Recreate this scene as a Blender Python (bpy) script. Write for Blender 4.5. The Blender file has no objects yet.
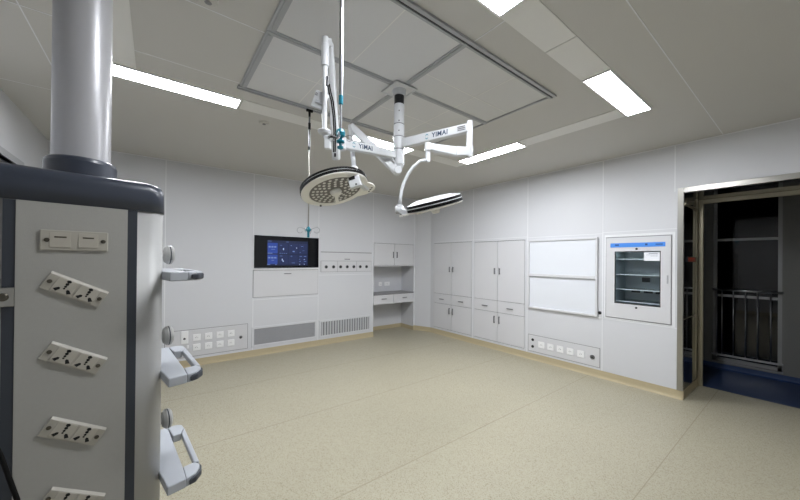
import bpy, bmesh, math, random
from mathutils import Vector, Matrix
random.seed(7)
C = bpy.context.scene
COL = C.collection
V = Vector
# ------------------------------------------------------------------ camera
CAM = V((0, 0, 1.6))
yaw, pit, rol = math.radians(37.4284), math.radians(0.2032), math.radians(0.5209)
FPX, PX, PY = 318.568, 400.0, 258.855
fw = V((math.sin(yaw)*math.cos(pit), math.cos(yaw)*math.cos(pit), math.sin(pit)))
rt0 = V((math.cos(yaw), -math.sin(yaw), 0)); up0 = rt0.cross(fw)
rt = rt0*math.cos(rol) + up0*math.sin(rol); up = -rt0*math.sin(rol) + up0*math.cos(rol)
cd = bpy.data.cameras.new('camera'); cam = bpy.data.objects.new('camera', cd); COL.objects.link(cam)
cd.sensor_fit = 'HORIZONTAL'; cd.sensor_width = 36; cd.lens = FPX/800*36
cd.shift_y = (PY-250)/800; cd.clip_start = 0.05; cd.clip_end = 100
m = Matrix.Identity(4)
for i in range(3):
    m[i][0], m[i][1], m[i][2], m[i][3] = rt[i], up[i], -fw[i], CAM[i]
cam.matrix_world = m
C.camera = cam
# ------------------------------------------------------------------ world, exposure
w = bpy.data.worlds.new('night'); C.world = w; w.use_nodes = True
w.node_tree.nodes['Background'].inputs[0].default_value = (0.05, 0.06, 0.08, 1)
w.node_tree.nodes['Background'].inputs[1].default_value = 0.15
vs = C.view_settings
vs.view_transform = 'Standard'; vs.look = 'None'; vs.gamma = 1; vs.use_curve_mapping = False
vs.exposure = 0.0
LAMP = 96.0                                   # ceiling panel radiance

# ------------------------------------------------------------------ materials
def lin(c):
    return tuple(((x/255)/12.92 if x/255 <= 0.04045 else ((x/255+0.055)/1.055)**2.4) for x in c)
MATS = {}
def mat(name, rgb, rough=0.5, metal=0.0, emit=None, estr=1.0, var=0.03, vscale=6.0, bump=0.0, bscale=200.0, coat=0.0, spec=0.5):
    if name in MATS: return MATS[name]
    mt = bpy.data.materials.new(name); mt.use_nodes = True
    nt = mt.node_tree; b = nt.nodes['Principled BSDF']
    col = lin(rgb)
    b.inputs['Roughness'].default_value = rough; b.inputs['Metallic'].default_value = metal
    b.inputs['Specular IOR Level'].default_value = spec
    b.inputs['Coat Weight'].default_value = coat
    tc = nt.nodes.new('ShaderNodeTexCoord')
    nz = nt.nodes.new('ShaderNodeTexNoise'); nz.inputs['Scale'].default_value = vscale; nz.inputs['Detail'].default_value = 3
    nt.links.new(tc.outputs['Object'], nz.inputs['Vector'])
    mx = nt.nodes.new('ShaderNodeMix'); mx.data_type = 'RGBA'
    mx.inputs[6].default_value = tuple(min(1, c*(1-var)) for c in col)+(1,)
    mx.inputs[7].default_value = tuple(min(1, c*(1+var)) for c in col)+(1,)
    nt.links.new(nz.outputs['Fac'], mx.inputs[0]); nt.links.new(mx.outputs[2], b.inputs['Base Color'])
    if bump:
        n2 = nt.nodes.new('ShaderNodeTexNoise'); n2.inputs['Scale'].default_value = bscale
        nt.links.new(tc.outputs['Object'], n2.inputs['Vector'])
        bp = nt.nodes.new('ShaderNodeBump'); bp.inputs['Strength'].default_value = bump; bp.inputs['Distance'].default_value = 0.002
        nt.links.new(n2.outputs['Fac'], bp.inputs['Height']); nt.links.new(bp.outputs['Normal'], b.inputs['Normal'])
    if emit:
        b.inputs['Emission Color'].default_value = lin(emit)+(1,); b.inputs['Emission Strength'].default_value = estr
    MATS[name] = mt
    return mt

def floor_mat(name, base, spk, dark, scale):
    mt = bpy.data.materials.new(name); mt.use_nodes = True; nt = mt.node_tree; b = nt.nodes['Principled BSDF']
    tc = nt.nodes.new('ShaderNodeTexCoord')
    vo = nt.nodes.new('ShaderNodeTexVoronoi'); vo.inputs['Scale'].default_value = scale
    nt.links.new(tc.outputs['Object'], vo.inputs['Vector'])
    cr = nt.nodes.new('ShaderNodeValToRGB'); cr.color_ramp.interpolation = 'CONSTANT'
    e = cr.color_ramp.elements
    e[0].position = 0; e[0].color = lin(dark)+(1,)
    e[1].position = 0.16; e[1].color = lin(base)+(1,)
    x = e.new(0.62); x.color = lin(spk)+(1,)
    x = e.new(0.88); x.color = lin(base)+(1,)
    sep = nt.nodes.new('ShaderNodeSeparateColor'); nt.links.new(vo.outputs['Color'], sep.inputs[0])
    nt.links.new(sep.outputs[0], cr.inputs[0])
    nz = nt.nodes.new('ShaderNodeTexNoise'); nz.inputs['Scale'].default_value = 1.2; nt.links.new(tc.outputs['Object'], nz.inputs['Vector'])
    mx = nt.nodes.new('ShaderNodeMix'); mx.data_type = 'RGBA'; mx.blend_type = 'MULTIPLY'; mx.inputs[0].default_value = 0.12
    nt.links.new(cr.outputs[0], mx.inputs[6]); nt.links.new(nz.outputs['Fac'], mx.inputs[7])
    nt.links.new(mx.outputs[2], b.inputs['Base Color'])
    b.inputs['Roughness'].default_value = 0.42; b.inputs['Specular IOR Level'].default_value = 0.35
    MATS[name] = mt
    return mt

def glass_mat(name, tint, refl_rough=0.02):
    mt = bpy.data.materials.new(name); mt.use_nodes = True; nt = mt.node_tree
    for n in list(nt.nodes): nt.nodes.remove(n)
    out = nt.nodes.new('ShaderNodeOutputMaterial'); mix = nt.nodes.new('ShaderNodeMixShader'); fr = nt.nodes.new('ShaderNodeFresnel')
    fr.inputs[0].default_value = 1.5
    tr = nt.nodes.new('ShaderNodeBsdfTransparent'); tr.inputs[0].default_value = lin(tint)+(1,)
    gl = nt.nodes.new('ShaderNodeBsdfGlossy'); gl.inputs['Roughness'].default_value = refl_rough
    nt.links.new(fr.outputs[0], mix.inputs[0]); nt.links.new(tr.outputs[0], mix.inputs[1]); nt.links.new(gl.outputs[0], mix.inputs[2])
    nt.links.new(mix.outputs[0], out.inputs[0]); MATS[name] = mt
    return mt

WALL = mat('wall_panel', (206, 207, 210), 0.45, var=0.012, vscale=1.5)
SEAM = mat('panel_seam', (226, 227, 229), 0.5, var=0.01)
CEIL = mat('ceiling_panel', (198, 196, 191), 0.55, var=0.012, vscale=1.5)
FILL = mat('ring_panel', (226, 225, 221), 0.4, var=0.01)
DIFF = mat('airflow_screen', (212, 212, 212), 0.7, var=0.02, vscale=300)
ALU = mat('aluminium_frame', (168, 170, 173), 0.4, 0.1)
SLOT = mat('black_slot', (30, 31, 33), 0.6)
FLOOR = floor_mat('floor_vinyl', (167, 161, 140), (172, 167, 148), (144, 137, 114), 200)
WELD = mat('floor_weld', (142, 134, 112), 0.5)
BASE = mat('skirting_tan', (180, 167, 136), 0.45, var=0.05, vscale=60)
BLUE = mat('corridor_blue_vinyl', (28, 48, 86), 0.35, var=0.05, vscale=30)
BLUE2 = mat('corridor_blue_upstand', (34, 60, 104), 0.4, var=0.04, vscale=30)
CORR = mat('corridor_wall', (118, 118, 116), 0.6, var=0.05, vscale=80)
STEEL = mat('brushed_steel', (164, 162, 155), 0.28, 0.9, var=0.05, vscale=40)
STEELW = mat('steel_edge', (176, 168, 146), 0.35, 0.75, var=0.05, vscale=40)
DKGL = mat('dark_tinted_panel', (14, 15, 18), 0.04, 0.0, spec=0.6)
CAB = mat('cabinet_paint', (206, 206, 208), 0.4, var=0.01)
GAP = mat('dark_gap', (86, 86, 88), 0.7)
HAND = mat('handle_steel', (120, 121, 124), 0.3, 0.8)
WHITE = mat('white_plastic', (236, 236, 236), 0.35, var=0.01)
BOARD = mat('white_board', (219, 222, 227), 0.3, var=0.008)
BLK = mat('black_plastic', (16, 17, 20), 0.3)
BLKR = mat('black_rubber', (10, 10, 11), 0.6, spec=0.2)
GRILL = mat('grille_metal', (186, 187, 190), 0.45, 0.1)
GRILLB = mat('grille_dark', (98, 99, 102), 0.8)
FGAP = mat('fine_gap', (140, 140, 142), 0.7)
SCRB = mat('screen_glass', (12, 14, 18), 0.08)
SCR = mat('screen_navy', (10, 14, 30), 0.2, emit=(30, 38, 66), estr=1.0)
TILE = mat('screen_tile', (10, 14, 30), 0.2, emit=(36, 46, 82), estr=1.0)
TILEB = mat('screen_tile_blue', (10, 20, 60), 0.2, emit=(48, 70, 142), estr=1.0)
ICON = mat('screen_icon', (40, 40, 60), 0.3, emit=(170, 185, 220), estr=1.0)
ICON2 = mat('screen_icon_dim', (40, 40, 60), 0.3, emit=(95, 120, 175), estr=1.0)
BLUES = mat('blue_display_strip', (66, 128, 206), 0.3, emit=(60, 120, 200), estr=0.25)
LAMPM = mat('lamp_diffuser', (230, 240, 245), 0.5, emit=(243, 246, 252), estr=LAMP)
PWHT = mat('white_enamel', (204, 206, 208), 0.35, var=0.008)
CREAM = mat('cream_bezel', (236, 234, 228), 0.4)
LEDP = mat('led_plate', (106, 103, 99), 0.45)
LED = mat('led_lens', (228, 226, 222), 0.25)
NAVY = mat('navy_cap', (55, 61, 74), 0.34, var=0.03, coat=0.2)
NAVY2 = mat('navy_strip', (48, 53, 61), 0.45, var=0.05, vscale=20)
PFACE = mat('pendant_face', (160, 159, 153), 0.55, var=0.03, vscale=90, bump=0.15, bscale=300)
PALU = mat('pendant_aluminium', (176, 176, 174), 0.5, 0.25, var=0.02)
PCOL = mat('pendant_column', (182, 182, 185), 0.32, 0.15, var=0.01)
TRAY = mat('tray_grey', (172, 176, 182), 0.4)
PLATE = mat('ivory_plate', (168, 164, 153), 0.4, var=0.01)
PLATEB = mat('ivory_rocker', (172, 167, 155), 0.4, var=0.01)
HOLE = mat('socket_hole', (10, 10, 10), 0.8)
SCREW = mat('screw_metal', (88, 84, 75), 0.3, 0.8)
TEAL = mat('teal_plastic', (16, 126, 146), 0.35)
CHR = mat('chrome', (176, 178, 182), 0.32, 1.0)
INKT = mat('logo_ink', (44, 62, 86), 0.5)
INKC = mat('logo_teal', (96, 146, 160), 0.5)
GLASS = glass_mat('clear_glass', (222, 232, 236))
NGLASS = glass_mat('night_glass', (120, 124, 130))
RED = mat('red_reflection_glow', (40, 10, 5), 0.4, emit=(150, 62, 40), estr=0.6)
PAPER = mat('paper', (232, 234, 240), 0.6, var=0.01)
INSIDE = mat('cabinet_steel_inside', (222, 228, 230), 0.4, 0.0)
NIGHT = mat('night_outside', (22, 23, 26), 0.9)

# ------------------------------------------------------------------ mesh helpers
class MB:
    def __init__(s): s.bm = bmesh.new(); s.mats = []; s.mi = 0; s.xf = Matrix.Identity(4)
    def use(s, mt):
        if mt not in s.mats: s.mats.append(mt)
        s.mi = s.mats.index(mt); return s
    def face(s, pts, smooth=False):
        vs_ = [s.bm.verts.new(s.xf @ V(p)) for p in pts]
        f = s.bm.faces.new(vs_); f.material_index = s.mi; f.smooth = smooth; return f
    def box(s, a, b):
        x0, x1 = sorted((a[0], b[0])); y0, y1 = sorted((a[1], b[1])); z0, z1 = sorted((a[2], b[2]))
        P = [(x0,y0,z0),(x1,y0,z0),(x1,y1,z0),(x0,y1,z0),(x0,y0,z1),(x1,y0,z1),(x1,y1,z1),(x0,y1,z1)]
        vv = [s.bm.verts.new(s.xf @ V(p)) for p in P]
        for q in ((3,2,1,0),(4,5,6,7),(0,1,5,4),(1,2,6,5),(2,3,7,6),(3,0,4,7)):
            f = s.bm.faces.new([vv[i] for i in q]); f.material_index = s.mi
        return s
    def bar(s, p, q, w_, h_, upv=(0,0,1), w1=None, h1=None):
        p, q = V(p), V(q); d = (q-p).normalized(); u_ = V(upv)
        sd = d.cross(u_)
        if sd.length < 1e-4: sd = d.cross(V((1,0,0)))
        sd.normalize(); u2 = sd.cross(d).normalized()
        w1 = w_ if w1 is None else w1; h1 = h_ if h1 is None else h1
        vv = []
        for c, a, b in ((p, w_, h_), (q, w1, h1)):
            for x, y in ((-1,-1),(1,-1),(1,1),(-1,1)):
                vv.append(s.bm.verts.new(s.xf @ (c + sd*(a/2*x) + u2*(b/2*y))))
        for k in ((3,2,1,0),(4,5,6,7),(0,1,5,4),(1,2,6,5),(2,3,7,6),(3,0,4,7)):
            f = s.bm.faces.new([vv[i] for i in k]); f.material_index = s.mi
        return s
    def prism(s, poly, z0, z1, fn=None):
        fn = fn or (lambda x, y, z: (x, y, z))
        a = [s.bm.verts.new(s.xf @ V(fn(x, y, z0))) for x, y in poly]
        b = [s.bm.verts.new(s.xf @ V(fn(x, y, z1))) for x, y in poly]
        n = len(poly)
        for f in (s.bm.faces.new(a[::-1]), s.bm.faces.new(b)): f.material_index = s.mi
        for i in range(n):
            f = s.bm.faces.new([a[i], a[(i+1)%n], b[(i+1)%n], b[i]]); f.material_index = s.mi
        return s
    def loft(s, rings, cap=True, smooth=True, closed=True):
        rows = [[s.bm.verts.new(s.xf @ V(p)) for p in r] for r in rings]
        n = len(rows[0])
        for a, b in zip(rows, rows[1:]):
            for i in range(n if closed else n-1):
                f = s.bm.faces.new([a[i], a[(i+1)%n], b[(i+1)%n], b[i]]); f.material_index = s.mi; f.smooth = smooth
        if cap:
            for f in (s.bm.faces.new(rows[0][::-1]), s.bm.faces.new(rows[-1])): f.material_index = s.mi
        return s
    def lathe(s, prof, base=(0,0,0), axis=(0,0,1), seg=32, cap=True):
        """prof: list of (radius, height along axis)"""
        ax = V(axis).normalized(); t_ = V((1,0,0)) if abs(ax.x) < 0.9 else V((0,1,0))
        a = ax.cross(t_).normalized(); b = ax.cross(a)
        rings = []
        for r_, h in prof:
            rings.append([V(base)+ax*h+a*(r_*math.cos(2*math.pi*i/seg))+b*(r_*math.sin(2*math.pi*i/seg)) for i in range(seg)])
        # split the rings at hard corners so shading stays crisp
        for k in range(len(rings)-1):
            s.loft([rings[k], rings[k+1]], cap=False)
        if cap:
            s.face(rings[0][::-1]); s.face(rings[-1])
        return s
    def cyl(s, p, q, r0, r1=None, seg=24):
        p, q = V(p), V(q); r1 = r0 if r1 is None else r1
        return s.lathe([(r0, 0), (r1, (q-p).length)], p, q-p, seg)
    def tube(s, pts, r, seg=10):
        pts = [V(p) for p in pts]; rings = []; prev = None
        for i, p in enumerate(pts):
            d = (pts[min(i+1, len(pts)-1)]-pts[max(i-1, 0)]).normalized()
            if prev is None:
                t_ = V((0,0,1)) if abs(d.z) < 0.9 else V((1,0,0)); a = d.cross(t_).normalized()
            else:
                a = (prev - d*prev.dot(d)).normalized()
            prev = a; b = d.cross(a)
            rr = r[i] if isinstance(r, (list, tuple)) else r
            rings.append([p+a*(rr*math.cos(2*math.pi*k/seg))+b*(rr*math.sin(2*math.pi*k/seg)) for k in range(seg)])
        return s.loft(rings)
    def build(s, name, mt=None, parent=None, bevel=0.0, seg=2):
        root = parent
        while root is not None and root.parent is not None: root = root.parent
        off = root.location.copy() if root is not None else V((0,0,0))
        me = bpy.data.meshes.new(name)
        bmesh.ops.recalc_face_normals(s.bm, faces=s.bm.faces[:])
        if root is None and s.bm.verts:      # origin at the base of the thing
            xs = [v.co for v in s.bm.verts]
            off = V((sum(v.x for v in xs)/len(xs), sum(v.y for v in xs)/len(xs), min(v.z for v in xs)))
        bmesh.ops.translate(s.bm, verts=s.bm.verts[:], vec=-off)
        s.bm.to_mesh(me); s.bm.free()
        for m_ in (s.mats or [mt]): me.materials.append(m_)
        o = bpy.data.objects.new(name, me); COL.objects.link(o)
        if parent is not None: o.parent = parent
        else: o.location = off
        if bevel:
            md = o.modifiers.new('bevel', 'BEVEL'); md.width = bevel; md.segments = seg; md.limit_method = 'ANGLE'; md.angle_limit = 0.6
            md.harden_normals = False
        return o

def tag(o, label, cat, group=None):
    o['label'] = label; o['category'] = cat
    if group: o['group'] = group
    return o
def thing(name, loc, label, cat, group=None):
    o = bpy.data.objects.new(name, None); COL.objects.link(o); o.location = V(loc); o.empty_display_size = 0.1
    return tag(o, label, cat, group)
def struct(o): o['kind'] = 'structure'; return o

YB, XR, XL, YN, H = 5.62, 4.89, -1.045, -1.45, 3.0
def FB(u, z, n): return (u, YB-n, z)             # back wall: n comes out into the room
def FR(u, z, n): return (XR-n, u, z)             # right wall: u is world y
def fbox(mb, F, u0, u1, z0, z1, n0, n1): return mb.box(F(u0, z0, n0), F(u1, z1, n1))

def wall_mesh(F, u0, u1, z0, z1, holes, seams, n=0.0):
    us = sorted({u0, u1, *[h[0] for h in holes], *[h[1] for h in holes]}); zs = sorted({z0, z1, *[h[2] for h in holes], *[h[3] for h in holes]})
    us = [u for u in us if u0 <= u <= u1]; zs = [z for z in zs if z0 <= z <= z1]
    mb = MB().use(WALL)
    for a, b in zip(us, us[1:]):
        for c, d in zip(zs, zs[1:]):
            mu, mz = (a+b)/2, (c+d)/2
            if any(h[0] < mu < h[1] and h[2] < mz < h[3] for h in holes): continue
            fbox(mb, F, a, b, c, d, n-0.05, n)
    mb.use(SEAM)
    for s_ in seams: fbox(mb, F, *s_, n-0.001, n+0.0015)
    return mb

# ================================================================== STRUCTURE
# floor, ceiling
mb = MB().use(FLOOR); mb.box((XL-0.1, YN-0.1, -0.06), (5.65, 6.2, 0))
mb.use(WELD)
for y in (-0.46, 0.745, 1.95, 3.17, 4.4):
    mb.box((XL, y-0.003, 0), (5.65 if -0.6 < y < 0.94 else XR, y+0.003, 0.0006))
struct(mb.build('floor'))
mb = MB().use(CEIL); mb.box((XL-0.1, YN-0.1, H), (XR+0.1, YB+0.1, H+0.06))
mb.use(SEAM)
for x in (-0.62,): mb.box((x-0.003, YN, H-0.0015), (x+0.003, YB, H))
mb.box((3.9, 0.62-0.003, H-0.0015), (XR, 0.62+0.003, H)); mb.box((1.4, 0.62-0.003, H-0.0015), (3.9, 0.62+0.003, H))
for y in (2.08, 2.80): mb.box((-0.13, y-0.003, H-0.0015), (0.52, y+0.003, H))
for x in (1.6,): mb.box((x-0.003, 1.1, H-0.0015), (x+0.003, 1.36, H))
for y in (1.5, 2.7, 3.9): mb.box((XL, y-0.003, H-0.0015), (-0.33, y+0.003, H))
struct(mb.build('ceiling'))

# back wall
seamsB = [(x-0.005, x+0.005, 0.1, H) for x in (-1.0, 0.10, 1.268)]
seamsB += [(x-0.005, x+0.005, 0.1, H) for x in (2.395, 3.59)]
seamsB += [(4.715, 4.725, 0.1, H), (1.27, 2.40, 0.917, 0.925), (2.40, 3.59, 1.30, 1.308), (1.27, XR-0.15, 2.03, 2.036)]
seamsB += [(XL, 4.74, H-0.012, H)]
seamsB = seamsB[:-2] + seamsB[-1:]
nich = (3.61, 4.70, 0.0, 1.955)
struct(wall_mesh(FB, XL-0.05, 4.74, 0, H, [nich], seamsB).build('wall_back'))
# chamfered corner
mb = MB().use(WALL)
mb.prism([(4.74, YB), (XR, 5.25), (XR+0.04, 5.25), (XR+0.04, YB+0.05), (4.74, YB+0.05)], 0, H)
struct(mb.build('wall_corner'))
# right wall
seamsR = [(y-0.005, y+0.005, 0.1, H) for y in (4.05, 1.79)] + [(2.905, 2.915, 0.1, H), (1.018, 1.028, 2.44, H)]
seamsR += [(0.96, 1.785, 0.818, 0.826), (1.0, 5.25, H-0.012, H), (-1.4, 1.0, H-0.012, H), (1.0, 1.79, 2.00, 2.006), (2.91, 5.2, 2.0, 2.006), (1.79, 2.91, 1.985, 1.991)]
DY0, DY1 = -0.56, 0.94
holesR = [(4.082, 5.16, 0.135, 1.975), (2.955, 4.022, 0.135, 1.96), (1.13, 1.665, 1.03, 1.765), (DY0, DY1, 0, 2.415)]
struct(wall_mesh(FR, YN, 5.25, 0, H, holesR, seamsR).build('wall_right'))
# left wall with a dark doorway
mb = MB().use(WALL)
LD0, LD1, LDZ = 3.3, 4.66, 2.455
mb.box((XL-0.05, YN, 0), (XL, LD0, H)); mb.box((XL-0.05, LD1, 0), (XL, YB, H)); mb.box((XL-0.05, LD0, LDZ), (XL, LD1, H))
mb.use(SEAM)
for y in (1.5, 2.7): mb.box((XL-0.001, y-0.004, 0.1), (XL+0.0015, y+0.004, H))
struct(mb.build('wall_left'))
mb = MB().use(ALU)
mb.box((XL-0.06, LD0-0.05, 0), (XL+0.012, LD0, LDZ+0.06)); mb.box((XL-0.06, LD1, 0), (XL+0.012, LD1+0.05, LDZ+0.06)); mb.box((XL-0.06, LD0, LDZ), (XL+0.012, LD1, LDZ+0.06))
d2 = struct(mb.build('door_2'))
mb = MB().use(DKGL); mb.box((XL-0.05, LD0, 0.0), (XL-0.02, LD1, LDZ)); mb.build('door_panel', DKGL, d2)
# wall behind the camera
mb = MB().use(WALL); mb.box((XL, YN-0.05, 0), (XR, YN, H))
mb.use(SEAM)
for x in (0.1, 1.27, 2.4, 3.6): mb.box((x-0.004, YN-0.001, 0.1), (x+0.004, YN+0.0015, H))
struct(mb.build('wall_near'))

# skirting: coved tan upstands
def cove(mb, F, u0, u1, h=0.10, n=0.0):
    mb.use(BASE)
    prof = [(n, 0), (n+0.030, 0), (n+0.012, 0.012), (n+0.006, 0.035), (n+0.004, h), (n, h)]
    mb.prism(prof, u0, u1, lambda a, b, c: F(c, b, a))
mb = MB()
cove(mb, FB, XL, 3.61); cove(mb, FB, 4.70, 4.74)
struct(mb.build('baseboard_back'))
mb = MB(); cove(mb, FR, DY1-0.0, 5.25)
struct(mb.build('baseboard_right'))
mb = MB().use(BASE)
d = V((XR-4.74, 5.25-YB, 0)).normalized(); nn = V((d.y, -d.x, 0))
if nn.x > 0: nn = -nn
mb.prism([(0, 0), (0.03, 0), (0.012, 0.012), (0.006, 0.035), (0.004, 0.1), (0, 0.1)], 0, (V((XR, 5.25, 0))-V((4.74, YB, 0))).length,
         lambda a, b, c: V((4.74, YB, 0))+d*c+nn*a+V((0, 0, b)))
struct(mb.build('baseboard_corner'))
mb = MB(); cove(mb, lambda u, z, n: (XL+n, u, z), YN, LD0-0.05); cove(mb, lambda u, z, n: (XL+n, u, z), LD1+0.05, YB)
struct(mb.build('baseboard_left'))

# alcove lining
mb = MB().use(WALL); AB = 6.08
mb.box((3.56, YB+0.05, 0), (3.61, AB, 1.98)); mb.box((4.70, YB+0.05, 0), (4.75, AB, 1.98)); mb.box((3.56, AB, 0), (4.75, AB+0.04, 1.98)); mb.box((3.61, YB+0.05, 1.955), (4.70, AB, 1.98))
mb.use(BASE); mb.box((3.61, AB-0.008, 0), (4.70, AB, 0.085)); mb.box((4.692, YB, 0), (4.70, AB-0.008, 0.085)); mb.box((3.61, YB, 0), (3.618, AB-0.008, 0.085))
struct(mb.build('wall_alcove'))

# doorway portal to the corridor
PXB = 5.65
mb = MB().use(STEEL)
mb.box((XR-0.012, DY1, 0.10), (XR+0.01, DY1+0.056, 2.475)); mb.box((XR-0.012, DY0-0.06, 2.415), (XR+0.01, DY1, 2.475)); mb.box((XR-0.012, DY0-0.062, 0.0), (XR+0.01, DY0, 2.415))
struct(mb.build('trim_1', bevel=0.003))
mb = MB().use(DKGL)                                                                      # dark glossy linings
mb.box((XR+0.01, DY1, 0.10), (PXB, DY1+0.05, 2.46)); mb.box((XR+0.01, DY0-0.05, 0.0), (PXB, DY0, 2.46)); mb.box((XR+0.01, DY0, 2.415), (PXB, DY1, 2.46))
mb.use(BASE); mb.box((XR, DY1-0.006, 0), (PXB-0.02, DY1+0.05, 0.10))
d1 = struct(mb.build('door_1'))
mb = MB().use(STEELW)
mb.box((PXB-0.03, DY1-0.05, 0.0), (PXB+0.02, DY1, 2.415)); mb.box((PXB-0.03, DY0, 2.365), (PXB+0.02, DY1-0.05, 2.415)); mb.box((PXB-0.03, DY0, 0), (PXB+0.02, DY0+0.05, 2.365))
mb.build('door_frame', STEELW, d1, bevel=0.003)
mb = MB().use(STEELW)
mb.box((5.50, DY1-0.012, 0.10), (5.53, DY1, 2.415)); mb.box((XR+0.012, DY1-0.010, 2.27), (5.50, DY1, 2.295))
mb.box((XR+0.012, DY1-0.004, 0.93), (5.50, DY1, 0.938))
mb.build('side_rail', STEELW, d1)
# corridor shell
CX1 = 6.79
WY0, WY1, WZ0, WZ1 = 0.28, 0.962, 0.115, 2.62
mb = MB().use(CORR)
mb.box((CX1, WY1, 0), (CX1+0.12, 4.0, H)); mb.box((CX1, -3.2, 0), (CX1+0.12, WY0, H)); mb.box((CX1, WY0, 0), (CX1+0.12, WY1, WZ0)); mb.box((CX1, WY0, WZ1), (CX1+0.12, WY1, H))
struct(mb.build('wall_corridor'))
mb = MB().use(CORR); mb.box((5.65, -3.25, 0), (CX1, -3.2, H)); mb.box((5.65, 4.0, 0), (CX1, 4.05, H)); mb.box((PXB, DY1+0.05, 0), (PXB+0.05, 4.0, H)); mb.box((PXB, -3.2, 0), (PXB+0.05, DY0-0.05, H)); mb.box((PXB, DY0-0.05, 2.46), (PXB+0.05, DY1+0.05, H))
struct(mb.build('wall_corridor_near'))
mb = MB().use(CORR); mb.box((5.65, -3.2, H), (CX1, 4.0, H+0.05)); struct(mb.build('ceiling_corridor'))
mb = MB().use(BLUE); mb.box((5.65, -3.2, -0.06), (CX1, 4.0, 0)); struct(mb.build('floor_corridor'))
mb = MB(); 
mb.use(BLUE2); mb.prism([(0, 0), (0.03, 0), (0.01, 0.015), (0.005, 0.04), (0.004, 0.08), (0, 0.08)], -3.2, 4.0, lambda a, b, c: (CX1-a, c, b))
struct(mb.build('baseboard_corridor'))
# corridor window
mb = MB().use(mat('window_frame_grey', (150, 151, 152), 0.4, 0.2)); xw = CX1+0.03
for y in (WY0, WY1-0.04): mb.box((xw, y, WZ0), (xw+0.06, y+0.04, WZ1))
mb.box((xw, WY0, WZ0), (xw+0.06, WY1, WZ0+0.05)); mb.box((xw, WY0, WZ1-0.04), (xw+0.06, WY1, WZ1)); mb.box((xw-0.005, WY0+0.04, 1.93), (xw+0.06, WY1-0.04, 1.965)); mb.box((xw, WY0+0.04, 1.09), (xw+0.06, WY1-0.04, 1.125))
mb.box((CX1-0.01, WY0-0.01, WZ0-0.02), (xw, WY1+0.01, WZ0))
win = struct(mb.build('window_1'))
mb = MB().use(NGLASS); mb.face([(xw+0.03, WY0+0.04, WZ0+0.05), (xw+0.03, WY1-0.04, WZ0+0.05), (xw+0.03, WY1-0.04, WZ1-0.04), (xw+0.03, WY0+0.04, WZ1-0.04)])
mb.build('pane', NGLASS, win)
mb = MB().use(NIGHT); mb.box((8.6, -2.5, -0.1), (8.7, 3.5, 3.2)); struct(mb.build('wall_outside'))
# window guard railing
xg = CX1-0.012
r_ = thing('window_railing', (xg, (WY0+WY1)/2, WZ0), 'steel guard railing with thin upright bars across the dark corridor window', 'railing')
mb = MB(); mb.tube([(xg, WY0-0.01, 1.195), (xg, WY1+0.01, 1.195)], 0.013, 12); mb.build('top_rail', CHR, r_)
mb = MB(); mb.box((xg-0.012, WY0-0.01, 0.205), (xg+0.012, WY1+0.01, 0.230)); mb.build('bottom_rail', CHR, r_)
for y in (0.917, 0.862, 0.743, 0.620, 0.503, 0.382):
    mb = MB(); mb.tube([(xg, y, 0.228), (xg, y, 1.19)], 0.0065, 8); mb.build('baluster', CHR, r_)
# red reflection on the dark jamb, painted as small glowing marks
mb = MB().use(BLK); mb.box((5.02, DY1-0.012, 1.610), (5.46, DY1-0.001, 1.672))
s_ = tag(mb.build('red_reflection'), 'small dim red reflection, painted as glowing marks, on the dark glossy side of the doorway', 'reflection')
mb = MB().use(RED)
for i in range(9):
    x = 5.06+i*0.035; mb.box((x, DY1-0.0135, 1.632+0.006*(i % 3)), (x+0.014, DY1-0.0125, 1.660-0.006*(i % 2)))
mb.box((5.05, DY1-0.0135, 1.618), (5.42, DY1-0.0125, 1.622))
mb.build('reflection_marks', RED, None)
o_ = bpy.data.objects['reflection_marks']; o_.location -= s_.location; o_.parent = s_

# ================================================================== CEILING ITEMS
# bright ring of filler panels that carries the lights
RX0, RX1, RY0, RY1, RW = -0.335, 3.555, 0.906, 3.272, 0.2
LIGHTS = [  # x0,x1,y0,y1, label
    (-0.335, 0.585, 3.072, 3.272, 'long lit ceiling panel light beside the thick grey pendant column'),
    (1.74, 2.57, 3.072, 3.272, 'lit ceiling panel light partly hidden behind the white lamp column'),
    (3.345, 3.555, 2.14, 3.06, 'lit ceiling panel light above the tall cabinets, right of the white lamp arms'),
    (2.60, 3.555, 0.906, 1.106, 'widest looking lit ceiling panel light, nearest the doorway'),
    (0.63, 1.545, 0.906, 1.106, 'lit ceiling panel light cut off by the top edge of the photo')]
mb = MB().use(FILL)
zf = H-0.004
def ring(x0, x1, y0, y1):
    mb.box((x0, y0, zf), (x1, y1, H-0.0005))
ring(0.60, 1.73, 3.072, 3.272); ring(2.58, 3.555, 3.072, 3.272); ring(3.345, 3.555, 1.116, 2.13); ring(1.555, 2.05, 0.906, 1.106); ring(2.06, 2.59, 0.906, 1.106)
ring(-0.335, 0.62, 0.906, 1.106); ring(-0.335, -0.13, 1.116, 2.08); ring(-0.335, -0.13, 2.09, 3.062)
struct(mb.build('trim_2'))
LAMPN = LAMPM.copy(); LAMPN.name = 'lamp_diffuser_near'; LAMPN.node_tree.nodes['Principled BSDF'].inputs['Emission Strength'].default_value = LAMP*0.74
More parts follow.
